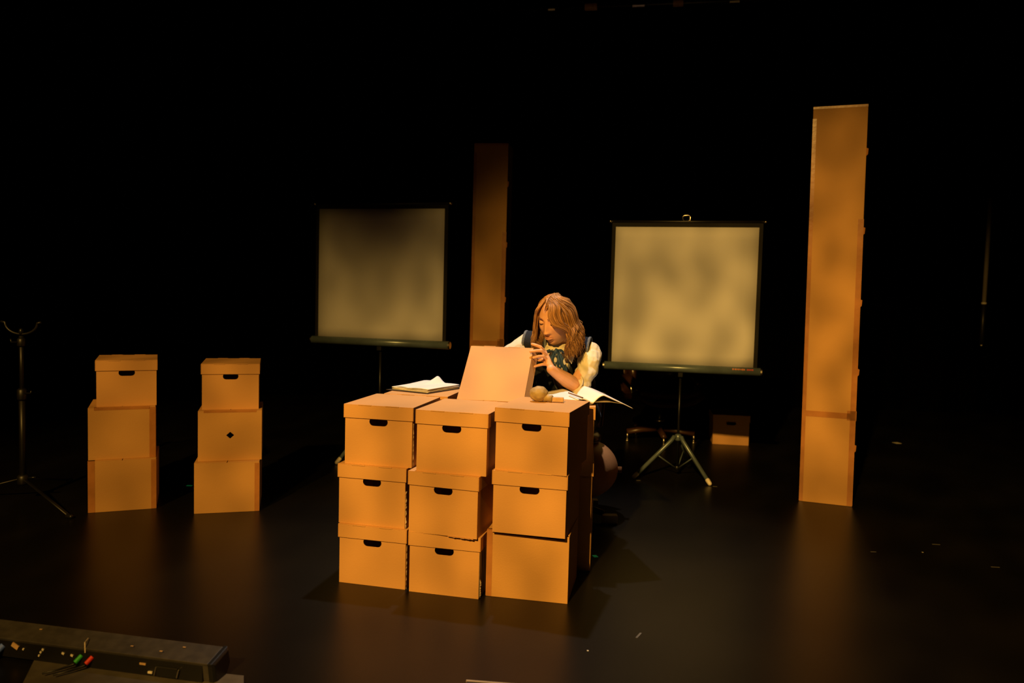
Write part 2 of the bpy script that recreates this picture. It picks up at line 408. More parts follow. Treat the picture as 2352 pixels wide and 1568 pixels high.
put(1.932, 6.845, -.153, 0, 'single archive box on the floor behind the right projection screen', 'box behind the right screen')
for o in [proto]+[c for c in proto.children_recursive]: bpy.data.objects.remove(o)

# ------------------------------------------------------------------ cardboard columns
def column(label, cx, cy, a, W, D, H, zj, lean):
    t = thing('cardboard_column', label, 'column', (cx, cy, 0), a, 'tall cardboard columns')
    def hexa(z0, z1, w0, w1):
        vs = [(sx*w_/2+lean*z, sy*D/2, z) for z, w_ in ((z0, w0), (z1, w1)) for sy in (-1, 1) for sx in (-1, 1)]
        return MB().add(vs, [(0, 2, 3, 1), (4, 5, 7, 6), (0, 1, 5, 4), (2, 6, 7, 3), (1, 3, 7, 5), (0, 4, 6, 2)])
    hexa(0, zj-.002, W, W).build('lower_section', CARD_B, t, bevel=.003)
    hexa(zj+.002, H, W-.004, W).build('upper_section', CARD_B, t, bevel=.003)
    e_ = .0012
    def strip(x0, x1, z0, z1, w1=None):
        y = -D/2
        vs = [(x+lean*z, yy, z) for z in (z0, z1) for yy in (y-e_, y+.01) for x in (x0, x1)]
        MB().add(vs, [(0, 2, 3, 1), (4, 5, 7, 6), (0, 1, 5, 4), (2, 6, 7, 3), (1, 3, 7, 5), (0, 4, 6, 2)]).build('tape', TAPE, t)
    strip(-W/2-.001, -W/2+.022, .004, H*.97); strip(W/2-.032, W/2+.001, .004, H*.72)
    strip(-W/2+.022, W/2-.032, zj-.012, zj+.024)
    strip(-W/2, W/2, H-.016, H-.002); strip(W/2-.05, W/2+.004, zj-.02, zj+.04)
    r = random.Random(int(cx*100))
    for k in range(5):
        z = H*(.12+.18*k)+r.random()*.1; x = (W/2+.002)+lean*z
        q = MB().add([(x-.004, -D/2+.002, z), (x-.004, -D/2+.002, z+.05), (x+.008, -D/2-.002, z+.045), (x+.006, -D/2-.002, z+.01),
                      (x-.004, -D/2+.006, z), (x-.004, -D/2+.006, z+.05), (x+.008, -D/2+.001, z+.045), (x+.006, -D/2+.001, z+.01)],
                     [(0, 1, 2, 3), (7, 6, 5, 4), (0, 3, 7, 4), (3, 2, 6, 7), (2, 1, 5, 6), (1, 0, 4, 5)])
        q.build('loose_flap', TAPE, t)
c_, s_ = math.cos(-.246), math.sin(-.246)
column('tall cardboard column of taped cartons standing right of the projection screens', 2.002+.14*.359, 4.920+.14*.933, -.367, .312, .28, 2.476, .56, -.011)
column('tall dim cardboard column at the back, between the two projection screens', -.200+.02, 6.15+.13, -.14, .266, .25, 2.42, .875, .0)

# ------------------------------------------------------------------ projection screens
def tripod_screen(label, base, yaw, L_, zr, zt, feet, hub_z, low_z, with_hook, text):
    t = thing('projection_screen', label, 'projection screen', (base[0], base[1], 0), yaw, 'tripod projection screens')
    R_ = .029
    def xcyl(x0, x1, z, r, y=0, seg=20): return MB().tube([(x0, y, z), (x1, y, z)], r, seg)
    xcyl(-L_/2+.012, L_/2-.012, zr, R_).build('roller_case', TEAL, t, smooth=True)
    for s in (-1, 1): xcyl(s*(L_/2-.014), s*L_/2, zr, R_*.9).build('end_cap', CHROME, t, bevel=.002)
    Lt = L_-.06
    xcyl(-Lt/2, Lt/2, zt, .009).build('top_bar', BLACKM, t, smooth=True)
    for s in (-1, 1): MB().tube([(s*Lt/2, 0, zt), (s*(Lt/2+.018), 0, zt)], [.011, .009], 12).build('bar_knob', CHROME, t, smooth=True)
    Wf = L_-.07; bw = .026
    zb, z1 = zr+.020, zt-.008
    MB().span(-Wf/2, Wf/2, -.0015, .0015, zb, z1).build('screen_border', BORDER, t)
    ws = Wf-2*bw
    wh = MB(); nx, nz = 12, 12; vs = []
    for j in range(nz+1):
        for i in range(nx+1):
            vs.append((-ws/2+ws*i/nx, -.003-.0012*math.sin(i*.9+j*.3), zb+.003+(z1-.030-zb-.003)*j/nz))
    fs = [(j*(nx+1)+i, j*(nx+1)+i+1, (j+1)*(nx+1)+i+1, (j+1)*(nx+1)+i) for j in range(nz) for i in range(nx)]
    wo = wh.add(vs, fs).build('screen_fabric', SCREEN, t, smooth=True)
    so = wo.modifiers.new('t', 'SOLIDIFY'); so.thickness = .001
    # support: pole, collar, extension behind the cloth, hook
    px, py = 0.0, .03
    MB().tube([(px, py, low_z), (px, py, zr-.02)], .0095, 14).build('pole', DARKM, t, smooth=True)
    MB().span(-.018, .018, -.004, .048, zr-.062, zr-.018).build('pole_clamp', DARKM, t, bevel=.004)
    MB().tube([(px, py, zr-.01), (px, py, zt+.005)], .007, 12).build('extension_rod', DARKM, t, smooth=True)
    if with_hook:
        h = MB().tube([(-.026, .01, zt+.012), (-.026, .01, zt+.036), (-.015, .01, zt+.045), (.015, .01, zt+.045), (.026, .01, zt+.036), (.026, .01, zt+.012), (.015, .01, zt+.008), (-.015, .01, zt+.008), (-.026, .01, zt+.012)], .0045, 8)
        h.build('carry_handle', CHROME, t, smooth=True)
    MB().lathe([(.017, hub_z-.03), (.024, hub_z-.02), (.024, hub_z+.012), (.012, hub_z+.02)], (px, py, 0), 20).build('tripod_hub', TEAL, t, smooth=True)
    MB().lathe([(.013, low_z-.01), (.016, low_z), (.016, low_z+.016), (.011, low_z+.02)], (px, py, 0), 16).build('lower_collar', DARKM, t, smooth=True)
    inv = Matrix.Rotation(-yaw, 3, 'Z')
    for fx_, fy_ in feet:
        fl = inv @ Vector((fx_-base[0], fy_-base[1], 0)); d = Vector((fl.x-px, fl.y-py, 0)).normalized()
        p0 = Vector((px, py, hub_z))+d*.022; pf = Vector((fl.x, fl.y, .014)); pe = p0.lerp(pf, .93)
        lg = MB().tube([p0-Vector((0, 0, .004)), p0+d*.012, p0.lerp(pf, .1), pe], [.013, .0145, .0145, .0135], 12).build('leg', TEAL, t, smooth=True)
        MB().capsule(pe, pf, .016, .0145).build('rubber_foot', WHITEP if fy_ < base[1]+.1 else DARKM, lg, smooth=True)
        q = p0.lerp(pf, .45)
        MB().tube([q, Vector((px, py, low_z+.005))+d*.012], .0045, 8).build('brace', TEAL, t, smooth=True)
    if text:       # worn print on the case: an orange word and a red one, too small to read
        m = MB(); r = random.Random(2); x = L_/2-.195
        while x < L_/2-.115:
            wv = .004+.004*r.random(); m.box((x, -R_*.86, zr+R_*.48), (wv, .0025, .007+.006*r.random()), Matrix.Rotation(-.5, 3, 'X')); x += wv+.003
        m.build('orange_lettering', ORANGE, t)
        m = MB(); x = L_/2-.10
        while x < L_/2-.06:
            wv = .006; m.box((x, -R_*.86, zr+R_*.48), (wv, .0025, .010+.004*r.random()), Matrix.Rotation(-.5, 3, 'X')); x += wv+.003
        m.build('red_lettering', REDINK, t)
    return t
tripod_screen('projection screen on a teal tripod at right, brighter cloth, behind the seated person', (1.195, 5.56), math.atan2(5.43-5.69, 1.729-.66), 1.10, .775, 1.803,
              [(.879, 5.471), (1.373, 5.324), (1.35, 5.85)], .285, .055, True, True)
tripod_screen('dimmer projection screen at left, behind the desk and left of the back column', (-.986, 5.85), math.atan2(5.71-5.99, 1.078), 1.115, .885, 1.905,
              [(-1.25, 5.68), (-.72, 5.66), (-.95, 6.2)], .36, .11, False, False)

# ------------------------------------------------------------------ things on the desk
# sketchbook: spine from back to front, pages arch away on both sides
def sketchbook():
    sb = Vector((.305, 3.975, 0)); sf = Vector((.378, 3.616, 0)); zd = .776
    t = thing('sketchbook', 'open blank sketchbook on the right of the desk, page hanging over the edge', 'sketchbook', (0, 0, 0))
    d = (sf-sb).normalized(); rt = Vector((-d.y, d.x, 0)); L_ = (sf-sb).length
    if rt.x < 0: rt = -rt
    def prof(s, side):            # height over the desk at distance s from spine
        if side > 0:
            rise = .040*math.sin(min(s/.055, 1)*math.pi/2); k = max(0, s-.055)
            return .004+rise-k*.36-k*k*.4
        rise = .021*math.sin(min(s/.05, 1)*math.pi/2); k = max(0, s-.05)
        return max(.003, .003+rise*(1-k/.11)) if k < .11 else .003
    for side, wdt in ((1, .195), (-1, .175)):
        n, mm = 28, 10
        for nm, off, th, mt, extra in (('page_block', 0, .0035 if side > 0 else .005, PAPER, 0), ('cover', -.0062 if side > 0 else -.0062, .0016, GREYC, .004)):
            vs = []; fs = []
            for j in range(mm+1):
                for i in range(n+1):
                    s = (wdt+extra)*i/n; h = prof(s, side)
                    if side > 0:          # front edge hangs lower than the back one
                        h += (-.004+.010*(1-j/mm))*min(1, s/.1)
                        if nm == 'cover': h = min(h, .012-.15*max(0, s-.09)) if s < .17 else h
                    elif nm == 'cover': h = .002
                    p = sb+d*(L_*j/mm)+rt*(side*s); vs.append((p.x, p.y, zd+h+off*.3))
            for j in range(mm):
                for i in range(n): a = j*(n+1)+i; fs.append((a, a+1, a+n+2, a+n+1))
            o = MB().add(vs, fs).build(nm, mt, t, smooth=True)
            so = o.modifiers.new('t', 'SOLIDIFY'); so.thickness = th; so.offset = -1 if side > 0 else 0
    return t
sketchbook()
p0, p1 = gnd(1306, 902, .812), gnd(1340, 914, .818)
dd = (p1-p0).normalized()
pc = thing('pencil', 'thin brown pencil lying on the open sketchbook', 'pencil')
MB().tube([p0, p1-dd*.012], .0034, 6).build('shaft', PENC, pc); MB().tube([p1-dd*.012, p1], [.0034, .0006], 6).build('tip', DARKC, pc)
gc = MB().box((.145, 3.79, .7735), (.13, .27, .003), Matrix.Rotation(-.12, 3, 'Z')).build('grey_card', GREYC, bevel=.001)
tag(gc, 'grey card lying on the desk between the raised lid and the sketchbook', 'card')

# lumpy ball with short handle
bc = gnd(1236, 924, .806); bt = thing('clay_rattle', 'lumpy tan ball with a short pale handle lying on an archive box lid', 'prop', (bc.x, bc.y, .8066), -.12)
m = MB().ell((0, .03, .034), (.041, .036, .034), nu=40, nv=28)
for i, v in enumerate(m.v):
    q = Vector(v); c0 = Vector((0, .03, .034)); k = 1+.09*noise.noise((q-c0)*45)+.05*noise.noise((q-c0)*110); m.v[i] = tuple(c0+(q-c0)*k)
m.build('ball', CLAY, bt, smooth=True)
m = MB().tube([(.028, .028, .020), (.044, .026, .016), (.056, .026, .014), (.060, .026, .013)], [.021, .014, .017, .012], 20)
m.v = [tuple(Vector(v)*(1+.05*noise.noise(Vector(v)*90))) for v in m.v]; m.build('neck', CLAY, bt, smooth=True)
MB().box((.084, .026, .0125), (.050, .022, .020)).build('handle', CORK, bt, bevel=.003)

# loose papers on a dark board at the back left
pp = thing('paper_pile', 'loose white papers with a curled corner at the back left of the desk', 'papers', (0, 0, H2+BH))
cL, cF, cR, cB = Vector((-.588, 3.89)), Vector((-.400, 3.785)), Vector((-.262, 4.02)), Vector((-.449, 4.11))
def quadgrid(c, z0, hf, n=18, th=.001, name='sheet', material=PAPER):
    vs = []; fs = []
    for j in range(n+1):
        for i in range(n+1):
            u, v = i/n, j/n; p = (c[0]*(1-u)+c[1]*u)*(1-v)+(c[3]*(1-u)+c[2]*u)*v; vs.append((p.x, p.y, z0+hf(u, v)))
    for j in range(n):
        for i in range(n): a = j*(n+1)+i; fs.append((a, a+1, a+n+2, a+n+1))
    o = MB().add(vs, fs).build(name, material, pp, smooth=True); so = o.modifiers.new('t', 'SOLIDIFY'); so.thickness = th; so.offset = -1
big = [c+(c-(cL+cR)/2)*.06 for c in (cL, cF, cR, cB)]; big[0] += Vector((-.02, .005))
quadgrid(big, .004, lambda u, v: 0, th=.003, name='board', material=DARKC)
for k in range(5):
    a = .02*k; ctr = (cL+cR)/2
    cc = [ctr+Matrix.Rotation(.03*math.sin(k*2.1), 2) @ (c-ctr) for c in (cL, cF, cR, cB)]
    quadgrid(cc, .0075+k*.0024, lambda u, v, k=k: .0018*k*(math.sin(u*5+k)*.5+.5)+(.003*k)*max(0, (v-.4))**1.2*math.exp(-((u-.25)/.22)**2)*2.2+.002*k*math.exp(-((u-.0)/.15)**2)*v, th=.0015)
curl = [ctr+(c-ctr)*.96 for c in (cL, cF, cR, cB)]
quadgrid(curl, .018, lambda u, v: .042*max(0, v-.35)**1.6*math.exp(-((u-.38)/.16)**2)*2.0+.004*math.sin(u*6+v*3), th=.0008, n=26)

# ------------------------------------------------------------------ chairs
# the person's tub chair
def tub_chair():
    cx, cy = .375, 4.50
    t = thing('tub_chair', 'tan rounded tub chair under the seated person behind the desk', 'chair', (cx, cy, 0))
    prof = [(.252*math.cos(math.radians(a))**.8, .285+.17*math.sin(math.radians(a))) for a in range(-78, 79, 6)]
    MB().lathe(prof, seg=56).build('shell', TANL, t, smooth=True)
    MB().lathe([(.13, .435), (.15, .45), (.15, .475), (.13, .492), (.10, .50)], seg=40).build('seat_pad', BROWNL, t, smooth=True)
    m = MB(); vs = []; fs = []; n = 30
    for i in range(n+1):
        a = math.radians(35+110*i/n)
        for r, z in ((.185, .50), (.215, .50), (.235, .70), (.205, .71)): vs.append((r*math.cos(a), r*math.sin(a), z if 0 < i < n else z-.0))
    for i in range(n):
        for k in range(4): k2 = (k+1) % 4; fs.append((4*i+k, 4*i+k2, 4*i+4+k2, 4*i+4+k))
    fs += [(0, 1, 2, 3), (4*n+3, 4*n+2, 4*n+1, 4*n)]
    m.add(vs, fs).build('backrest', BROWNL, t, smooth=False, bevel=.01, seg=3)
    MB().tube([(.235, -.03, .285), (.272, -.035, .285)], .018, 28).build('swivel_knob', KNOB, t, bevel=.004, seg=3)
    MB().tube([(0, 0, .03), (0, 0, .13)], .03, 18).build('column', DARKM, t, smooth=True)
    for k in range(4):
        a = math.radians(-32+90*k); d = Vector((math.cos(a), math.sin(a), 0))
        MB().tube([d*.02+Vector((0, 0, .075)), d*.2+Vector((0, 0, .05))], [.022, .018], 10).build('base_arm', DARKM, t, smooth=True)
        MB().box(d*.235+Vector((0, 0, .026)), (.085, .05, .045), Matrix.Rotation(0, 3, 'Z')).build('foot_block', GREYP, t, bevel=.003)
tub_chair()

# lounge chair in the dark at the back
def lounge_chair():
    t = thing('lounge_chair', 'dark brown leather swivel lounge chair in the dark behind the right screen', 'chair', (1.335, 7.0, 0), .12)
    sh = MB(); n = 20
    def shell(name, material, off, zo, prof, wid, th):
        vs = []; fs = []
        for j, (y, z) in enumerate(prof):
            for i in range(n+1):
                x = (i/n*2-1); vs.append((x*wid, y-abs(x)**3*off, z+abs(x)**3*zo))
        k = len(prof)
        for j in range(k-1):
            for i in range(n): a = j*(n+1)+i; fs.append((a, a+1, a+n+2, a+n+1))
        o = MB().add(vs, fs).build(name, material, t, smooth=True); so = o.modifiers.new('t', 'SOLIDIFY'); so.thickness = th
    seat = [(-.30, .42), (-.27, .46), (-.1, .43), (.1, .40), (.22, .41), (.27, .46)]
    shell('seat_shell', WALNUT, .0, .09, [(y, z-.09) for y, z in seat], .30, .012)
    shell('seat_cushion', BROWNL, .0, .03, seat, .27, .08)
    shell('back_cushion', BROWNL, .10, 0, [(.22, .50), (.27, .60), (.33, .78), (.36, .86)], .27, .08)
    shell('back_shell', WALNUT, .12, 0, [(.30, .50), (.34, .60), (.40, .78), (.43, .87)], .29, .012)
    for s in (-1, 1):
        a = MB().tube([(s*.29, -.18, .52), (s*.30, 0, .56), (s*.29, .18, .55)], .032, 12, sq=(1.3, .8)).build('armrest', BROWNL, t, smooth=True)
        MB().tube([(s*.29, -.1, .42), (s*.295, -.05, .53)], .012, 8).build('arm_bolt', CHROME, a, smooth=True)
        MB().ell((s*.27, -.20, .47), (.018, .018, .018)).build('stud', CHROME, t, smooth=True)
    MB().tube([(0, 0, .1), (0, 0, .34)], .028, 16).build('column', DARKM, t, smooth=True)
    MB().lathe([(.03, .0), (.045, .005), (.045, .02), (.03, .026)], (0, 0, .165), 20).build('collar', CHROME, t, smooth=True)
    for k in range(5):
        a = math.radians(-100+72*k); d = Vector((math.cos(a), math.sin(a), 0))
        arm = MB().tube([Vector((0, 0, .10)), d*.16+Vector((0, 0, .095)), d*.31+Vector((0, 0, .08))], [.036, .030, .026], 4, sq=(1, 1)).build('base_arm', WALNUT, t, smooth=True)
        MB().tube([d*.305+Vector((0, 0, .075)), d*.305+Vector((0, 0, .012))], .009, 10).build('glide_pin', CHROME, arm, smooth=True)
        MB().lathe([(.02, 0), (.022, .006), (.01, .014)], tuple(d*.305), 14).build('glide', CHROME, arm, smooth=True)
lounge_chair()

# ------------------------------------------------------------------ black lighting stand at the far left
def light_stand():
    bx, by = -2.80, 4.50
    t = thing('lighting_stand', 'black lighting stand with an empty forked yoke at the far left edge', 'stand', (bx, by, 0))
    MB().tube([(0, 0, .10), (0, 0, .62)], .017, 14).build('lower_tube', BLACKM, t, smooth=True)
    MB().tube([(0, 0, .60), (0, 0, .96)], .012, 14).build('upper_tube', BLACKM, t, smooth=True)
    MB().lathe([(.02, .59), (.026, .6), (.026, .65), (.016, .66)], seg=18).build('clamp_collar', BLACKM, t, smooth=True)
    MB().tube([(.02, -.01, .632), (.062, -.02, .635), (.066, -.02, .65)], .005, 8).build('clamp_lever', DARKM, t, smooth=True)
    MB().lathe([(.018, .90), (.022, .905), (.022, .94), (.014, .95)], seg=16).build('top_collar', BLACKM, t, smooth=True)
    MB().tube([(-.01, -.015, .925), (-.04, -.03, .926), (-.042, -.03, .945)], .005, 8).build('top_lever', DARKM, t, smooth=True)
    yk = []
    for k in range(17):
        a = math.pi+math.pi*k/16; yk.append((.092*math.cos(a), 0, 1.035+.065*math.sin(a)))
    yk = [(-.115, 0, 1.04)]+yk+[(.115, 0, 1.04)]
    MB().tube(yk, .0065, 10).build('yoke', BLACKM, t, smooth=True)
    MB().ell((0, 0, .985), (.014, .014, .02)).build('yoke_bolt', DARKM, t, smooth=True)
    MB().lathe([(.022, .10), (.03, .11), (.03, .15), (.02, .16)], seg=18).build('leg_hub', BLACKM, t, smooth=True)
    MB().tube([(.03, 0, .14), (.075, 0, .145)], .006, 8).build('hub_knob', DARKM, t, smooth=True)
    for e_ in ((.434, -.297), (-.44, .05), (.0, .48)):
        f_ = Vector((e_[0], e_[1], .012)); d = f_.normalized()
        l = MB().tube([d*.03+Vector((0, 0, .13)), f_], .009, 8, sq=(1.2, .6)).build('leg', BLACKM, t, smooth=True)
        MB().capsule(f_-d*.02, f_+d*.015, .012, .011).build('foot', BLACKM, l, smooth=True)
light_stand()

# ------------------------------------------------------------------ lighting batten in the left foreground
def batten():
    a0 = gnd(0, 1421, .09); a1 = gnd(513, 1484, .09); f0 = gnd(490, 1527, .072)
    d = (a1-a0).normalized(); nrm = Vector((d.y, -d.x, 0)); L_ = (a1-a0).length+.35
    t = thing('lighting_batten', 'long black LED lighting batten on the floor in the near left corner', 'stage light', (a1.x, a1.y, 0), math.atan2(d.y, d.x))
    dp = (f0-a1).dot(nrm)      # depth towards the camera (local -y)
    hexp = [(.012, .035), (.0, .090), (-dp, .072), (-dp+.004, .062), (-dp+.012, .010), (-dp+.03, 0), (-.01, 0)]
    m = MB(); vs = []; n = len(hexp)
    for x in (-L_, 0): vs += [(x, y, z) for y, z in hexp]
    fs = [tuple(range(n)), tuple(range(n, 2*n))[::-1]]+[(i, (i+1) % n, (i+1) % n+n, i+n) for i in range(n)]
    m.add(vs, fs).build('housing', HOUSING, t, bevel=.002)
    vs = []
    for x, k in ((0, 1.0), (.014, 1.0), (.022, .8)):
        cy, cz = -dp/2, .044; vs += [(x, cy+(y-cy)*1.08*k, max(.0, cz+(z-cz)*1.05*k)) for y, z in hexp]
    fs = [tuple(range(n)), tuple(range(2*n, 3*n))[::-1]]+[(j*n+i, j*n+(i+1) % n, j*n+(i+1) % n+n, j*n+i+n) for j in range(2) for i in range(n)]
    MB().add(vs, fs).build('end_plate', BLACKM, t, bevel=.002)
    MB().span(-L_, -.02, -dp+.002, -dp+.014, .008, .064).build('control_panel', BLACKM, t, bevel=.001)
    yf = -dp
    # panel fittings; x measured back from the right end
    def X(px): return -(513-px)/513*(L_-.35)
    MB().lathe([(.014, 0), (.014, .003), (.010, .004)], (0, 0, 0), 4)
    b = MB().box((X(88), yf, .05), (.026, .004, .014), Matrix.Rotation(.5, 3, 'Y')); b.build('pale_tag', CORK, t)
    for px, mt, nm in ((58, BLUEP, 'blue_connector'), (238, GREENP, 'green_connector'), (262, REDP, 'red_connector')):
        q0 = Vector((X(px), yf+.006, .045)); big_ = nm[0] == 'b'
        ln = .058 if big_ else .028; rr = .0105 if big_ else .0075; dr = Vector((-.40, -.62, -.62)).normalized()
        c = MB().tube([q0, q0+dr*ln], rr, 16).build(nm, mt, t, bevel=.0015)
        MB().tube([q0+dr*ln, q0+dr*(ln+.008), q0+dr*(ln+.012)+Vector((-.02, -.03, .0)), q0+dr*(ln+.012)+Vector((-.05, -.07, .001))], [.006, .005, .0035, .003], 8).build('cable_tail', BLACKM, c, smooth=True)
    for px, z, wv in ((147, .040, .006), (152, .050, .007), (143, .028, .005), (198, .046, .009), (218, .043, .009), (107, .043, .005)):
        MB().box((X(px), yf, z), (wv, .003, .006), Matrix.Rotation(.4, 3, 'Y')).build('status_mark', WHITEP, t)
    MB().box((X(375), yf, .046), (.022, .003, .006)).build('orange_sticker', CORK, t)
    MB().box((X(392), yf-.002, .022), (.016, .006, .007)).build('latch', WHITEP, t, bevel=.001)
    MB().span(X(405), X(450), yf-.004, yf+.01, .012, .046).build('socket_plate', BLACKM, t, bevel=.002)
    for px in (404, 452): MB().box((X(px), yf-.005, .03), (.003, .004, .028), Matrix.Rotation(.25, 3, 'Y')).build('socket_rim', CHROME, t)
    MB().tube([(X(235), -dp*.55, .087), (X(243), -dp*.9, .088), (X(250), yf-.004, .06)], .0018, 6).build('cable_tie', TORN, t)
    for px, yy in ((338, -.06), (115, -.03), (440, -.03), (405, -.068)): MB().box((X(px), yy, .0895+yy*.085), (.010, .004, .0012)).build('scuff', CORK, t)
batten()
bp = [gnd(85, 1507), gnd(560, 1556), gnd(560, 1700), gnd(20, 1640)]
m = MB().add([(p.x, p.y, z) for z in (0, .008) for p in bp], [(0, 1, 2, 3), (7, 6, 5, 4), (0, 4, 5, 1), (1, 5, 6, 2), (2, 6, 7, 3), (3, 7, 4, 0)])
tag(m.build('ground_board', BOARDM, bevel=.001), 'flat dark brown board on the floor in front of the lighting batten', 'board')
p = gnd(1072, 1561, .05); q = gnd(1150, 1567, .05); d = (q-p).normalized(); n_ = Vector((d.y, -d.x, 0))
t = thing('equipment_case', 'dark low case with a pale front edge strip at the bottom centre of the picture', 'case', (p.x, p.y, 0), math.atan2(d.y, d.x))
MB().span(0, .22, -.22, 0, 0, .049).build('body', BLACKM, t, bevel=.002)
MB().span(-.001, .221, -.006, .001, .044, .0505).build('edge_strip', GREYC, t)

# ------------------------------------------------------------------ floor marks
def mark(px, py, w_, h_, a, material, label, z=.0):
    g = gnd(px, py); o = MB().box((0, 0, .0006), (w_, h_, .0012)).build('spike_tape', material); o.location = g; o.rotation_euler = (0, 0, a)
    tag(o, label, 'tape', 'marks on the floor')
mark(2060, 1017, .055, .06, .2, TAPEW, 'bright pale tape mark on the floor far right of the tall column')
mark(2006, 1267, .028, .008, 0, FAINT, 'short grey tape mark on the floor right of the tall column foot')
mark(2119, 1268, .007, .007, 0, TAPEW, 'tiny pale speck of tape on the open floor at right')
mark(2150, 1250, .04, .006, -.1, FAINT, 'faint grey tape dash on the open floor at right, behind the speck')
mark(2286, 1302, .04, .006, -.1, FAINT, 'faint grey tape dash near the right edge of the picture')
mark(1467, 1459, .008, .05, -.5, FAINT, 'curved grey scuff strip on the floor in front right of the desk')
mark(1350, 1494, .006, .006, 0, TAPEW, 'tiny white speck on the floor before the right corner of the desk')
mark(435, 1115, .035, .02, 0, GLOW, 'green glow tape mark on the floor left of the stack with the diamond hole')
mark(1367, 1277, .022, .03, .3, GLOW, 'green glow tape mark on the floor at the back right foot of the desk')
mark(1466, 1103, .03, .012, 0, FAINT, 'small pale tape mark under the left foot of the screen tripod')
mark(1642, 1117, .03, .012, 0, FAINT, 'small pale tape mark beside the right foot of the screen tripod')

# ------------------------------------------------------------------ overhead pipe, conduit
t = thing('lighting_bar', 'overhead metal lighting bar with clamps at the top edge of the picture', 'pipe', (0, 0, 0))
pa, pb = Vector((-1.02, 6.86, 3.60)), Vector((4.2, 5.83, 3.60)); dd = (pb-pa).normalized()
MB().tube([pa-dd*.3, pb], .024, 16).build('pipe', DARKM, t, smooth=True)
for k, s in enumerate((1.3, 1.62, 2.02, 2.3, 2.75, 3.9)):
    c0 = pa+dd*s
    MB().tube([c0-dd*(.03+.02*(k % 3)), c0+dd*(.03+.02*(k % 2))], .031, 14).build('clamp', CORK if k % 2 else CHROME, t, bevel=.003)
for s in (.2, 2.6, 5.0):
    c0 = pa+dd*s; MB().tube([c0, (c0.x, c0.y, ZC)], .004, 6).build('hanging_cable', BLACKM, t)
q = [at(2272, 560, 7), at(2260, 697, 7), at(2256, 791, 7)]
t = thing('hanging_pole', 'slim dim hanging pole with a pale band at the far right in the dark', 'pole', (0, 0, 0))
x = q[1].x; top = Vector((x+.02, 7, ZC))
MB().tube([(x, 7, q[1].z), (x, 7, q[0].z+.4)], .018, 14).build('upper_tube', GREYP, t, smooth=True)
MB().tube([(x, 7, q[2].z), (x, 7, q[1].z)], .019, 14).build('lower_tube', BLACKM, t, smooth=True)
MB().tube([(x, 7, q[1].z-.006), (x, 7, q[1].z+.01)], .0215, 14).build('pale_band', WHITEP, t, smooth=True)
MB().tube([(x, 7, q[2].z-.012), (x, 7, q[2].z)], [.006, .01], 10).build('end_tip', WHITEP, t, smooth=True)
MB().tube([(x, 7, q[0].z+.4), (x, 7, ZC)], .004, 6).build('cord', BLACKM, t)

# ==================================================================== the person
person = thing('person', 'person with long auburn hair, navy vest and blue scarf lifting a box lid', 'person')
def remeshed(mb, voxel, smooth_it=4, disp=None):
    me = mb.mesh('tmp'); o = bpy.data.objects.new('tmp', me); COL.objects.link(o)
    r = o.modifiers.new('r', 'REMESH'); r.mode = 'VOXEL'; r.voxel_size = voxel
    if smooth_it: s = o.modifiers.new('s', 'SMOOTH'); s.factor = .5; s.iterations = smooth_it
    dg = bpy.context.evaluated_depsgraph_get(); dg.update()
    out = bpy.data.meshes.new_from_object(o.evaluated_get(dg)); bpy.data.objects.remove(o)
    if disp:
        out.update(); n = len(out.vertices); co = np.empty(n*3); out.vertices.foreach_get('co', co); co = co.reshape(-1, 3)
        no = np.empty(n*3); out.vertex_normals.foreach_get('vector', no); no = no.reshape(-1, 3)
        d = np.array([disp(Vector(c)) for c in co]); out.vertices.foreach_set('co', (co+no*d[:, None]).ravel()); out.update()
    return out

NECK = Vector((.262, 4.145, 1.020)); PELV = Vector((.335, 4.50, .60))
SL = Vector((.402, 4.13, .978)); SR = Vector((.085, 4.20, 1.003))
Wv = (NECK-PELV).normalized(); Uv = (SL-SR); Uv = (Uv-Wv*Uv.dot(Wv)).normalized(); Vv = Uv.cross(Wv).normalized()   # Vv faces the desk
TR = Matrix((Uv, Vv, Wv)).transposed()
def tp(u, v, w_): return PELV+Uv*u+Vv*v+Wv*w_
TLN = (NECK-PELV).length
def torso(mb, d=0.0, lo=-.05):
    for w_, ru, rv, rw, vo in ((0, .165, .12, .12, 0), (.12, .150, .11, .12, .0), (.25, .148, .105, .12, .005), (.36, .158, .112, .12, .01), (.45, .165, .10, .09, .005)):
        if w_ >= lo: mb.ell(tp(0, vo, w_), (ru+d, rv+d, rw+d), TR, 36, 24)
    mb.capsule(SL-(SL-SR)*.08, SR+(SL-SR)*.08, .058+d, .058+d, 24)
    mb.capsule(tp(0, 0, .46), NECK, .085+d, .06+d, 24)
    return mb

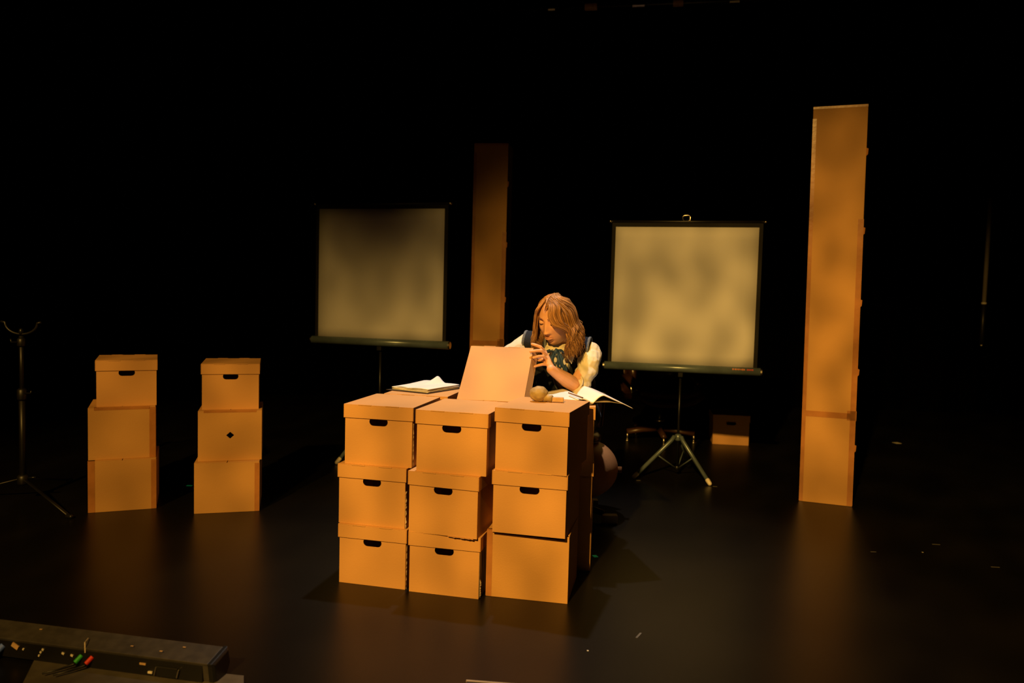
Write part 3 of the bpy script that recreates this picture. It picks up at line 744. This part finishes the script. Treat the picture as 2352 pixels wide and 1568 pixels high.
# arms
EL = at(1319, 884, 3.965); WL = at(1266, 848, 3.885)
ELm = at(1352, 838, 4.06)
ER = at(1120, 850, 4.08); WR = Vector((-.06, 3.99, .88))
def hand_left(mb):
    W = WL
    K = [at(1251, 808, 3.925), at(1256, 817, 3.917), at(1258, 827, 3.910), at(1259.5, 836, 3.900)]
    Pp = [at(1241.5, 797, 3.900), at(1243.5, 805, 3.888), at(1247.5, 817.5, 3.884), at(1246, 836.5, 3.880)]
    Dp = [at(1231, 792.5, 3.898), at(1230, 805.5, 3.876), at(1235, 818.5, 3.872), at(1236, 839, 3.872)]
    T = [at(1222, 790, 3.905), at(1218.5, 807, 3.872), at(1225, 821, 3.868), at(1228, 841.5, 3.862)]
    r = [(.0105, .0088, .0080, .0068), (.0108, .0090, .0082, .0070), (.0102, .0086, .0078, .0066), (.0092, .0078, .0070, .0060)]
    for k in range(4):
        mb.chain([K[k], Pp[k], Dp[k], T[k]], r[k])
        mb.capsule(W+(K[k]-W)*.12, K[k], .0155, .0118)
    mb.capsule(W+Vector((.002, 0, 0)), K[1].lerp(K[2], .5), .020, .014)
    mb.capsule(W.lerp(K[3], .1), K[3], .018, .012)
    # thumb leaves the side of the palm near the wrist and goes behind the lid rim
    t0 = W.lerp(K[0], .30)+Vector((-.004, .012, 0)); t1 = at(1247, 824, 3.945); t2 = at(1238, 826, 3.955); t3 = at(1231, 822, 3.955)
    mb.chain([t0, t1, t2, t3], (.015, .0125, .0105, .0085))
def hand_right(mb):
    W = WR; d = (Vector((-.03, .0, .05))).normalized(); s = Vector((-.75, -.2, -.35)).normalized()
    for k in range(4):
        K = W+d*.085+s*(.021*(k-1.5)); mb.capsule(W+(K-W)*.15, K, .015, .0115)
        P = K+Vector((.0, -.028, .018)); D = P+Vector((0, -.026, .002)); T = D+Vector((0, -.012, -.012))
        mb.chain([K, P, D, T], (.0105, .0088, .008, .0068))
    mb.chain([W+d*.02-s*.012, W+d*.05-s*.036, W+d*.075-s*.045, W+d*.095-s*.046], (.015, .0125, .0105, .0088))
# head frame
HC = at(1277, 736, 4.045)
yaw_h, pit_h, rol_h = math.radians(-36), math.radians(17), math.radians(3)
HR = Matrix.Rotation(yaw_h, 3, 'Z') @ Matrix.Rotation(pit_h, 3, 'X') @ Matrix.Rotation(rol_h, 3, 'Y')
HS = 1.08
def hp(x, y, z): return HC+HR @ (Vector((x, y, z))*HS)
def head(mb):
    vs = []; fs = []; nu, nv = 150, 110
    g = lambda a, s: math.exp(-(a/s)**2)
    for j in range(nv+1):
        th = math.pi*j/nv
        for i in range(nu):
            ph = 2*math.pi*i/nu
            x, y, z = math.sin(th)*math.cos(ph), math.sin(th)*math.sin(ph), math.cos(th)
            lo = max(0, -z)
            X_ = x*.073*(1-.30*lo**1.9); Z_ = z*.116
            Y_ = y*(.088 if y < 0 else .102)
            if y > 0: Y_ *= (1-.55*lo**1.2)
            else: Y_ = -(abs(y)**.82)*.086*(1-.05*lo)
            if y < .2:      # face features pushed forward along -y
                k = min(1, (.2-y)/.35); f_ = 0
                ax = abs(X_)
                if -.036 < Z_ < .028: tt = (.028-Z_)/.064; f_ += (.004+.019*tt**1.3)*g(X_, .0085+.004*tt)
                elif Z_ <= -.036: f_ += .023*g(X_, .0125)*g(Z_+.036, .0050)
                f_ += .008*g(ax-.011, .006)*g(Z_+.033, .006)
                f_ -= .013*g(ax-.030, .013)*g(Z_-.014, .011)
                f_ += .004*g(ax-.028, .018)*g(Z_-.034, .008)
                f_ += .005*g(ax-.040, .016)*g(Z_+.016, .016)
                f_ += .0045*g(X_, .017)*(g(Z_+.0555, .0045)+1.1*g(Z_+.0665, .005))
                f_ -= .0045*g(X_, .020)*g(Z_+.0605, .0022)
                f_ -= .004*g(X_, .016)*g(Z_+.078, .006)
                f_ += .010*g(X_, .020)*g(Z_+.098, .014)
                Y_ -= k*f_
            vs.append(hp(X_, Y_, Z_))
    for j in range(nv):
        for i in range(nu): i2 = (i+1) % nu; fs.append((j*nu+i, (j+1)*nu+i, (j+1)*nu+i2, j*nu+i2))
    mb.add(vs, fs)
    for s in (-1, 1): mb.ell(hp(s*.073, .008, -.005), (.010, .019, .031), HR @ Matrix.Rotation(.25*s, 3, 'Z'), 16, 12)
mb = MB(); torso(mb, -.004)
mb.capsule(NECK-Wv*.03, hp(0, .03, -.055), .056, .050, 24)
mb.chain([SL, ELm, EL], (.047, .040, .034)); mb.chain([EL, EL.lerp(WL, .32), EL.lerp(WL, .7), WL], (.036, .0375, .030, .0235))
mb.chain([SR, SR.lerp(ER, .5), ER], (.047, .042, .036)); mb.chain([ER, ER.lerp(WR, .35), WR], (.036, .036, .024))
hand_left(mb); hand_right(mb); head(mb)
KL, KR = Vector((.365, 4.17, .535)), Vector((.08, 4.19, .535)); AL, AR = Vector((.36, 4.24, .10)), Vector((.08, 4.26, .10))
HL, HRr = PELV+Uv*.085+Vector((0, 0, -.03)), PELV-Uv*.085+Vector((0, 0, -.03))
for h_, k_, a_ in ((HL, KL, AL), (HRr, KR, AR)):
    mb.chain([h_, k_, a_], (.078, .052, .036)); mb.capsule(a_, a_+Vector((0, -.12, -.06)), .034, .026)
link('body', remeshed(mb, .0027, 3), SKIN, person, smooth=True)

# face details
for s in (-1, 1):
    MB().ell(hp(s*.0305, -.0715, .0125), (.0128,)*3, None, 24, 16).build('eye', EYE, person, smooth=True)
    # upper lid: the upper three quarters of a slightly larger ball, lowered gaze
    m = MB(); vs = []; fs = []; c0 = Vector((s*.0305, -.0715, .0125)); n = 20; mm = 14
    for j in range(mm+1):
        el = math.radians(90-112*j/mm)
        for i in range(n+1):
            az = math.radians(-90-80+160*i/n)
            v = c0+Vector((math.cos(el)*math.cos(az), math.cos(el)*math.sin(az), math.sin(el)))*.0134; vs.append(hp(*v))
    for j in range(mm):
        for i in range(n): a = j*(n+1)+i; fs.append((a, a+1, a+n+2, a+n+1))
    o = m.add(vs, fs).build('eyelid', SKIN, person, smooth=True); so = o.modifiers.new('t', 'SOLIDIFY'); so.thickness = .0008
    pts = []
    for i in range(9):
        az = math.radians(-90-62+124*i/8); el = math.radians(-22)
        v = c0+Vector((math.cos(el)*math.cos(az), math.cos(el)*math.sin(az), math.sin(el)))*.0145; pts.append(hp(*v))
    MB().tube(pts, [.0005]+[.0013]*7+[.0005], 6).build('eyelash', LASH, person, smooth=True)
    MB().tube([hp(s*.014, -.0915, .034), hp(s*.026, -.0905, .0385), hp(s*.038, -.083, .039), hp(s*.047, -.073, .034)], [.002, .003, .0025, .001], 6, sq=(1, .8)).build('eyebrow', BROW, person, smooth=True)
mo = MB()
def lipline(z, bow, yo, r):
    pts = []
    for i in range(13):
        u = i/12*2-1; x = u*.0235; pts.append(hp(x, -.0905+.012*u*u*1.2+yo, z+bow*(1-u*u)-(.0 if bow < 0 else bow*.5*math.exp(-(u/.15)**2))))
    return pts, [r*(1-abs(i/12*2-1)**2.2)+.0004 for i in range(13)]
for z, bow, yo, r in ((-.0588, .0018, .0036, .0024), (-.0630, -.0022, .0038, .0029)):
    pts, rr = lipline(z, bow, yo, r); mo.tube(pts, rr, 8, sq=(1, .9))
mo.build('lips', LIP, person, smooth=True)

# shirt: torso, sleeves rolled above the elbow
def folds(c):
    return .0045*noise.noise(Vector((c.x*22, c.y*22, c.z*14)))+.0025*noise.noise(c*48)
def sleeve_disp(c):
    k = folds(c); d = (c-SL).length
    if c.x > .33 and c.z < .99: k += .0045*math.sin((c.z*.9+c.x*.55-c.y*.3)*95+3*noise.noise(c*12))
    return k
mb = MB(); torso(mb, .006)
CE = at(1334, 880, 3.995)
mb.chain([SL+Vector((.006, 0, -.004)), ELm, CE], (.060, .0575, .050))
mb.chain([SR, SR.lerp(ER, .5), ER], (.062, .058, .050)); mb.capsule(ER, ER.lerp(WR, .25), .048, .042)
link('shirt', remeshed(mb, .0035, 2, sleeve_disp), SHIRT, person, smooth=True)
dcu = (WL-EL).normalized(); cu = at(1324, 881, 3.965); a_ = dcu.cross(Vector((0, 1, 0))).normalized(); b_ = dcu.cross(a_)
MB().tube([cu+(a_*math.cos(2*math.pi*k/24)*.041+b_*math.sin(2*math.pi*k/24)*.041) for k in range(25)], .0055, 8, cap=False).build('rolled_cuff', SHIRT, person, smooth=True)

# knit vest: torso shell cut at neck, armholes and hem, with ribbed edging on every opening
mb = MB(); torso(mb, .0165); mb.capsule(SL+(SL-SR)*.05, SR, .078, .076, 24); vm = remeshed(mb, .004, 6)
bm = bmesh.new(); bm.from_mesh(vm)
def loc(c): q = c-PELV; return Vector((q.dot(Uv), q.dot(Vv), q.dot(Wv)))
VB = .33
def keep(c):
    q = loc(c)
    if q.z < -.02: return False
    if q.z > TLN+.09: return False
    if q.y > -.02 and q.z > VB and abs(q.x) < .008+(q.z-VB)*.27: return False      # V neck
    if abs(q.x) < .066 and q.z > TLN-.030: return False                              # neck hole
    if q.z > .30:                                                                   # armholes
        q.x += .048
        k_ = min(1, max(0, (q.z-.38)/.14)); e_ = (.160+.032*k_) if q.x > 0 else (.126+.022*k_)
        if abs(q.x) > e_: return False
    return True
bmesh.ops.delete(bm, geom=[f for f in bm.faces if not keep(f.calc_center_median())], context='FACES')
bmesh.ops.delete(bm, geom=[v for v in bm.verts if not v.link_faces], context='VERTS')
bl = {}
for e_ in bm.edges:
    if e_.is_boundary:
        for v in e_.verts: bl.setdefault(v, []).append(e_.other_vert(v))
for _ in range(30):
    new = {v: v.co*.5+sum((n.co for n in ns), Vector())/len(ns)*.5 for v, ns in bl.items()}
    for v, c in new.items(): v.co = c
loops = []; left = {e_ for e_ in bm.edges if e_.is_boundary}
while left:
    e_ = left.pop(); a_, b_ = e_.verts; lp = [a_, b_]
    while True:
        nx = [x for x in lp[-1].link_edges if x in left]
        if not nx: break
        left.discard(nx[0]); lp.append(nx[0].other_vert(lp[-1]))
    while True:
        nx = [x for x in lp[0].link_edges if x in left]
        if not nx: break
        left.discard(nx[0]); lp.insert(0, nx[0].other_vert(lp[0]))
    if len(lp) > 40: loops.append([v.co.copy() for v in lp])
bm.to_mesh(vm); bm.free()
vo = link('knit_vest', vm, VEST, person, smooth=True); so = vo.modifiers.new('t', 'SOLIDIFY'); so.thickness = .003; so.offset = 0
for lp in loops:
    pts = lp[::2]
    if (lp[0]-lp[-1]).length < .02: pts = pts+[pts[0], pts[1]]
    MB().tube(pts, .0080, 8, cap=False, sq=(1, .75)).build('ribbed_edging', RIB, vo, smooth=True)

# shirt collar flaps
def flap(pts3, name='collar'):
    A, B, C, D = [Vector(p) for p in pts3]; vs = []; fs = []; n = 8
    for j in range(n+1):
        for i in range(n+1):
            u, v = i/n, j/n; p = (A*(1-u)+B*u)*(1-v)+(D*(1-u)+C*u)*v; p = p+Vector((0, -.006*math.sin(u*math.pi)*math.sin(v*math.pi), 0)); vs.append(p)
    for j in range(n):
        for i in range(n): a = j*(n+1)+i; fs.append((a, a+1, a+n+2, a+n+1))
    o = MB().add(vs, fs).build(name, SHIRT, person, smooth=True); so = o.modifiers.new('t', 'SOLIDIFY'); so.thickness = .0025
flap([at(1283, 797, 4.035), at(1300, 786, 4.09), at(1322, 812, 4.03), at(1313, 836, 3.985)])
flap([at(1272, 798, 4.035), at(1258, 788, 4.09), at(1248, 806, 4.06), at(1256, 822, 4.00)])
# collar stand
MB().tube([at(1256, 800, 4.06), at(1270, 803, 4.035), at(1284, 803, 4.03), at(1302, 795, 4.06)], [.010, .012, .012, .010], 10, sq=(.6, 1.1)).build('collar_band', SHIRT, person, smooth=True)

# scarf: band, knot, tails
sc = MB().tube([at(1252, 808, 4.03), at(1262, 805, 4.005), at(1274, 806, 3.99), at(1288, 805, 3.995), at(1304, 815, 4.02)], [.008, .011, .012, .012, .009], 12, sq=(1, .7))
sc.ell(at(1276, 807, 3.98), (.016, .012, .017), None, 20, 14)
def tail(pts, ws, mb):
    vs = []; fs = []; n = 8; m_ = len(pts)
    P_ = [Vector(p) for p in pts]
    # smooth resample
    Q = []; WW = []
    for i in range(m_-1):
        for k in range(5): t_ = k/5; Q.append(P_[i].lerp(P_[i+1], t_)); WW.append(ws[i]*(1-t_)+ws[i+1]*t_)
    Q.append(P_[-1]); WW.append(ws[-1])
    for j, (p, w_) in enumerate(zip(Q, WW)):
        for i in range(n+1):
            u = i/n*2-1; vs.append(p+Vector((u*w_, -.006*math.cos(u*5.5+j*.2)-.002, .004*u)))
    for j in range(len(Q)-1):
        for i in range(n): a = j*(n+1)+i; fs.append((a, a+1, a+n+2, a+n+1))
    k0 = len(vs); vs2 = [v+Vector((0, .006, 0)) for v in vs]
    fs2 = [tuple(i+k0 for i in f[::-1]) for f in fs]
    rim = []
    R_ = len(Q); ring = list(range(n+1))+[j*(n+1)+n for j in range(1, R_)]+[(R_-1)*(n+1)+i for i in range(n-1, -1, -1)]+[j*(n+1) for j in range(R_-2, 0, -1)]
    for a, b in zip(ring, ring[1:]+ring[:1]): rim.append((a, b, b+k0, a+k0))
    mb.add(vs+vs2, fs+fs2+rim)
tail([at(1280, 808, 3.975), at(1286, 828, 3.965), at(1293, 848, 3.965), at(1299, 866, 3.97)], [.010, .024, .022, .012], sc)
tail([at(1273, 808, 3.975), at(1268, 826, 3.972), at(1268, 845, 3.972), at(1274, 862, 3.975)], [.010, .020, .020, .010], sc)
sc.build('scarf', SCARF, person, smooth=True)

# trousers and shoes
mb = MB(); mb.ell(PELV+Vector((0, 0, -.01)), (.178, .14, .10), None, 30, 20)
for h_, k_, a_ in ((HL, KL, AL), (HRr, KR, AR)): mb.chain([h_, k_, a_], (.088, .064, .052))
link('trousers', remeshed(mb, .006, 3, folds), TROUS, person, smooth=True)
for a_ in (AL, AR):
    mb = MB(); mb.capsule(a_+Vector((0, .02, -.04)), a_+Vector((0, -.13, -.062)), .042, .036); mb.box(a_+Vector((0, -.06, -.088)), (.075, .25, .022))
    link('shoe', remeshed(mb, .006, 4), SHOE, person, smooth=True)

# hair: a cap on the skull plus many tapered locks from the centre parting
hb = MB(); tone = []
def cap():
    vs = []; fs = []; nu, nv = 64, 40
    idx = {}
    for j in range(nv+1):
        th = math.pi*j/nv*.80
        for i in range(nu):
            ph = 2*math.pi*i/nu
            x, y, z = math.sin(th)*math.cos(ph), math.sin(th)*math.sin(ph), math.cos(th)
            vs.append(hp(x*.080, y*(.093 if y < 0 else .110), z*.1215+.002))
            idx[(j, i)] = (x, y, z)
    for j in range(nv):
        for i in range(nu):
            x, y, z = idx[(j, i)]
            if y < -.15 and z < .93-.35*abs(x): continue      # leave the face open
            if y < -.1 and z < .1: continue
            i2 = (i+1) % nu; fs.append((j*nu+i, (j+1)*nu+i, (j+1)*nu+i2, j*nu+i2))
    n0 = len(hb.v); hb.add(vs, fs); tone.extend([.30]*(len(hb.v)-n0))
cap()
Rn = random.Random(11)
def catmull(P_, n):
    out = []; P_ = [P_[0]*2-P_[1]]+P_+[P_[-1]*2-P_[-2]]
    for i in range(1, len(P_)-2):
        for k in range(n):
            t = k/n; a, b, c, d = P_[i-1:i+3]
            out.append(.5*((2*b)+(c-a)*t+(2*a-5*b+4*c-d)*t*t+(3*b-a-3*c+d)*t**3))
    out.append(P_[-2]); return out
def lock(side, phi, lift, length, r0, tn, jit=1):
    """phi: 0 = front, pi = back, measured around the head; side +1 is the person's left"""
    sp, cp_ = math.sin(phi), math.cos(phi)
    yp = -.080+.125*min(1, phi/2.2)+Rn.gauss(0, .006); zp = .1215*math.sqrt(max(0, 1-(yp/.105)**2))+.004+lift
    q = [hp(side*.0015, yp, zp-.002)]
    for el, k in ((68, 1.0), (45, 1.0), (22, 1.02)):
        e = math.radians(el); rx, ry, rz = .082+lift, (.094 if cp_ > 0 else .110)+lift, .122+lift
        ph = phi*(.55+.45*(68-el)/46) if phi > 1 else phi+(.45*(el-22)/46 if phi < .9 else 0)
        s2, c2 = math.sin(ph), math.cos(ph)
        q.append(hp(side*rx*math.cos(e)*max(s2, .12)*k, -ry*math.cos(e)*c2*k, rz*math.sin(e)))
    fringe = phi < .95
    if fringe:
        if side > 0:      # falls over the eye, then sweeps out beside the cheek
            k = phi/.95; ex = Rn.random()
            q = q[:1]+[hp(.014+.046*k, -.080+.030*k, .098), hp(.020+.050*k, -.101+.034*k, .064), hp(.027+.050*k, -.110+.040*k, .038),
                       hp(.040+.046*k, -.108+.042*k, .022-.008*ex), hp(.062+.036*k, -.098+.036*k, .010-.010*ex), hp(.088+.020*k, -.080+.020*k, -.004-.014*ex),
                       hp(.106+.008*k, -.062, -.030-.018*ex), hp(.100+.008*k, -.056, -.062-.035*ex)]
        else:             # frames the other side of the face
            k = phi/.95; ex = Rn.random()
            q = q[:2]+[hp(-.040-.014*k, -.078+.018*k, .080-.006*k), hp(-.066-.014*k, -.068+.022*k, .044), hp(-.078-.012*k, -.060+.020*k, .006),
                       hp(-.080-.018*k, -.062+.018*k, -.030), hp(-.086-.016*k, -.066+.014*k, -.062), hp(-.082-.014*k, -.076, -.098),
                       hp(-.070-.012*k, -.090, -.125-.02*ex)]
    else:
        base = hp(side*(.093+lift)*max(.35, sp), -(.082 if cp_ > 0 else .105)*cp_, -.004)
        q.append(base)
        out = (base-HC); out.z = 0; out = out.normalized() if out.length > .01 else Vector((0, 1, 0))
        nseg = 4
        for k in range(1, nseg+1):
            t = k/nseg; wav = math.sin(t*7.0+phi*4+side*1.3)*.014*min(1, t*1.5)
            p = base+Vector((0, 0, -length*t))+out*((.034 if side > 0 else .026)*math.sin(min(1, t*1.15)*math.pi*.62)+wav-(.012 if side > 0 else .030)*t)+Vector((Rn.gauss(0, .003), Rn.gauss(0, .003), 0))*jit*t
            if phi < 1.5: p += Vector((0, -.012*t, 0))
            q.append(p)
    c = catmull(q, 4); n = len(c)
    jx = Vector((Rn.gauss(0, .0024), Rn.gauss(0, .0024), Rn.gauss(0, .0012)))
    ph0 = phi*2+Rn.random()*1.2
    c = [p+jx*min(1, i/5)+Vector((math.sin(i*.5+ph0), math.cos(i*.45+ph0), 0))*.0022*min(1, i/12) for i, p in enumerate(c)]
    rr = [r0*(.55+.45*min(1, i/4))*(1-.85*max(0, (i/(n-1)-.6)/.4)**1.5) for i in range(n)]
    n0 = len(hb.v); hb.tube(c, rr, 3, cap=False, sq=(1.6, .8)); tone.extend([max(0, tn-.38*(i/n)**1.2) for i in range(n) for _ in range(3)])  # tone falls toward the tips: shade below the crown painted into the hair colour
for side in (1, -1):
    for k in range(2900):
        u = Rn.random(); phi = .95+(math.pi-.95)*u
        if Rn.random() < .26: phi = .15+.80*Rn.random()
        ln = (.128 if side > 0 else .130)+.018*math.sin(phi*2)+Rn.gauss(0, .016)
        lock(side, phi, Rn.random()*.008, ln, .0009+.0008*Rn.random(), min(1, max(0, Rn.gauss(.55, .22))))
    for k in range(40):      # flyaways
        lock(side, 1+2.1*Rn.random(), .007+.005*Rn.random(), .14+.05*Rn.random(), .0006, .8, 3)
hm = bpy.data.meshes.new('hair'); hm.from_pydata([tuple(v) for v in hb.v], [], hb.f); hm.update()
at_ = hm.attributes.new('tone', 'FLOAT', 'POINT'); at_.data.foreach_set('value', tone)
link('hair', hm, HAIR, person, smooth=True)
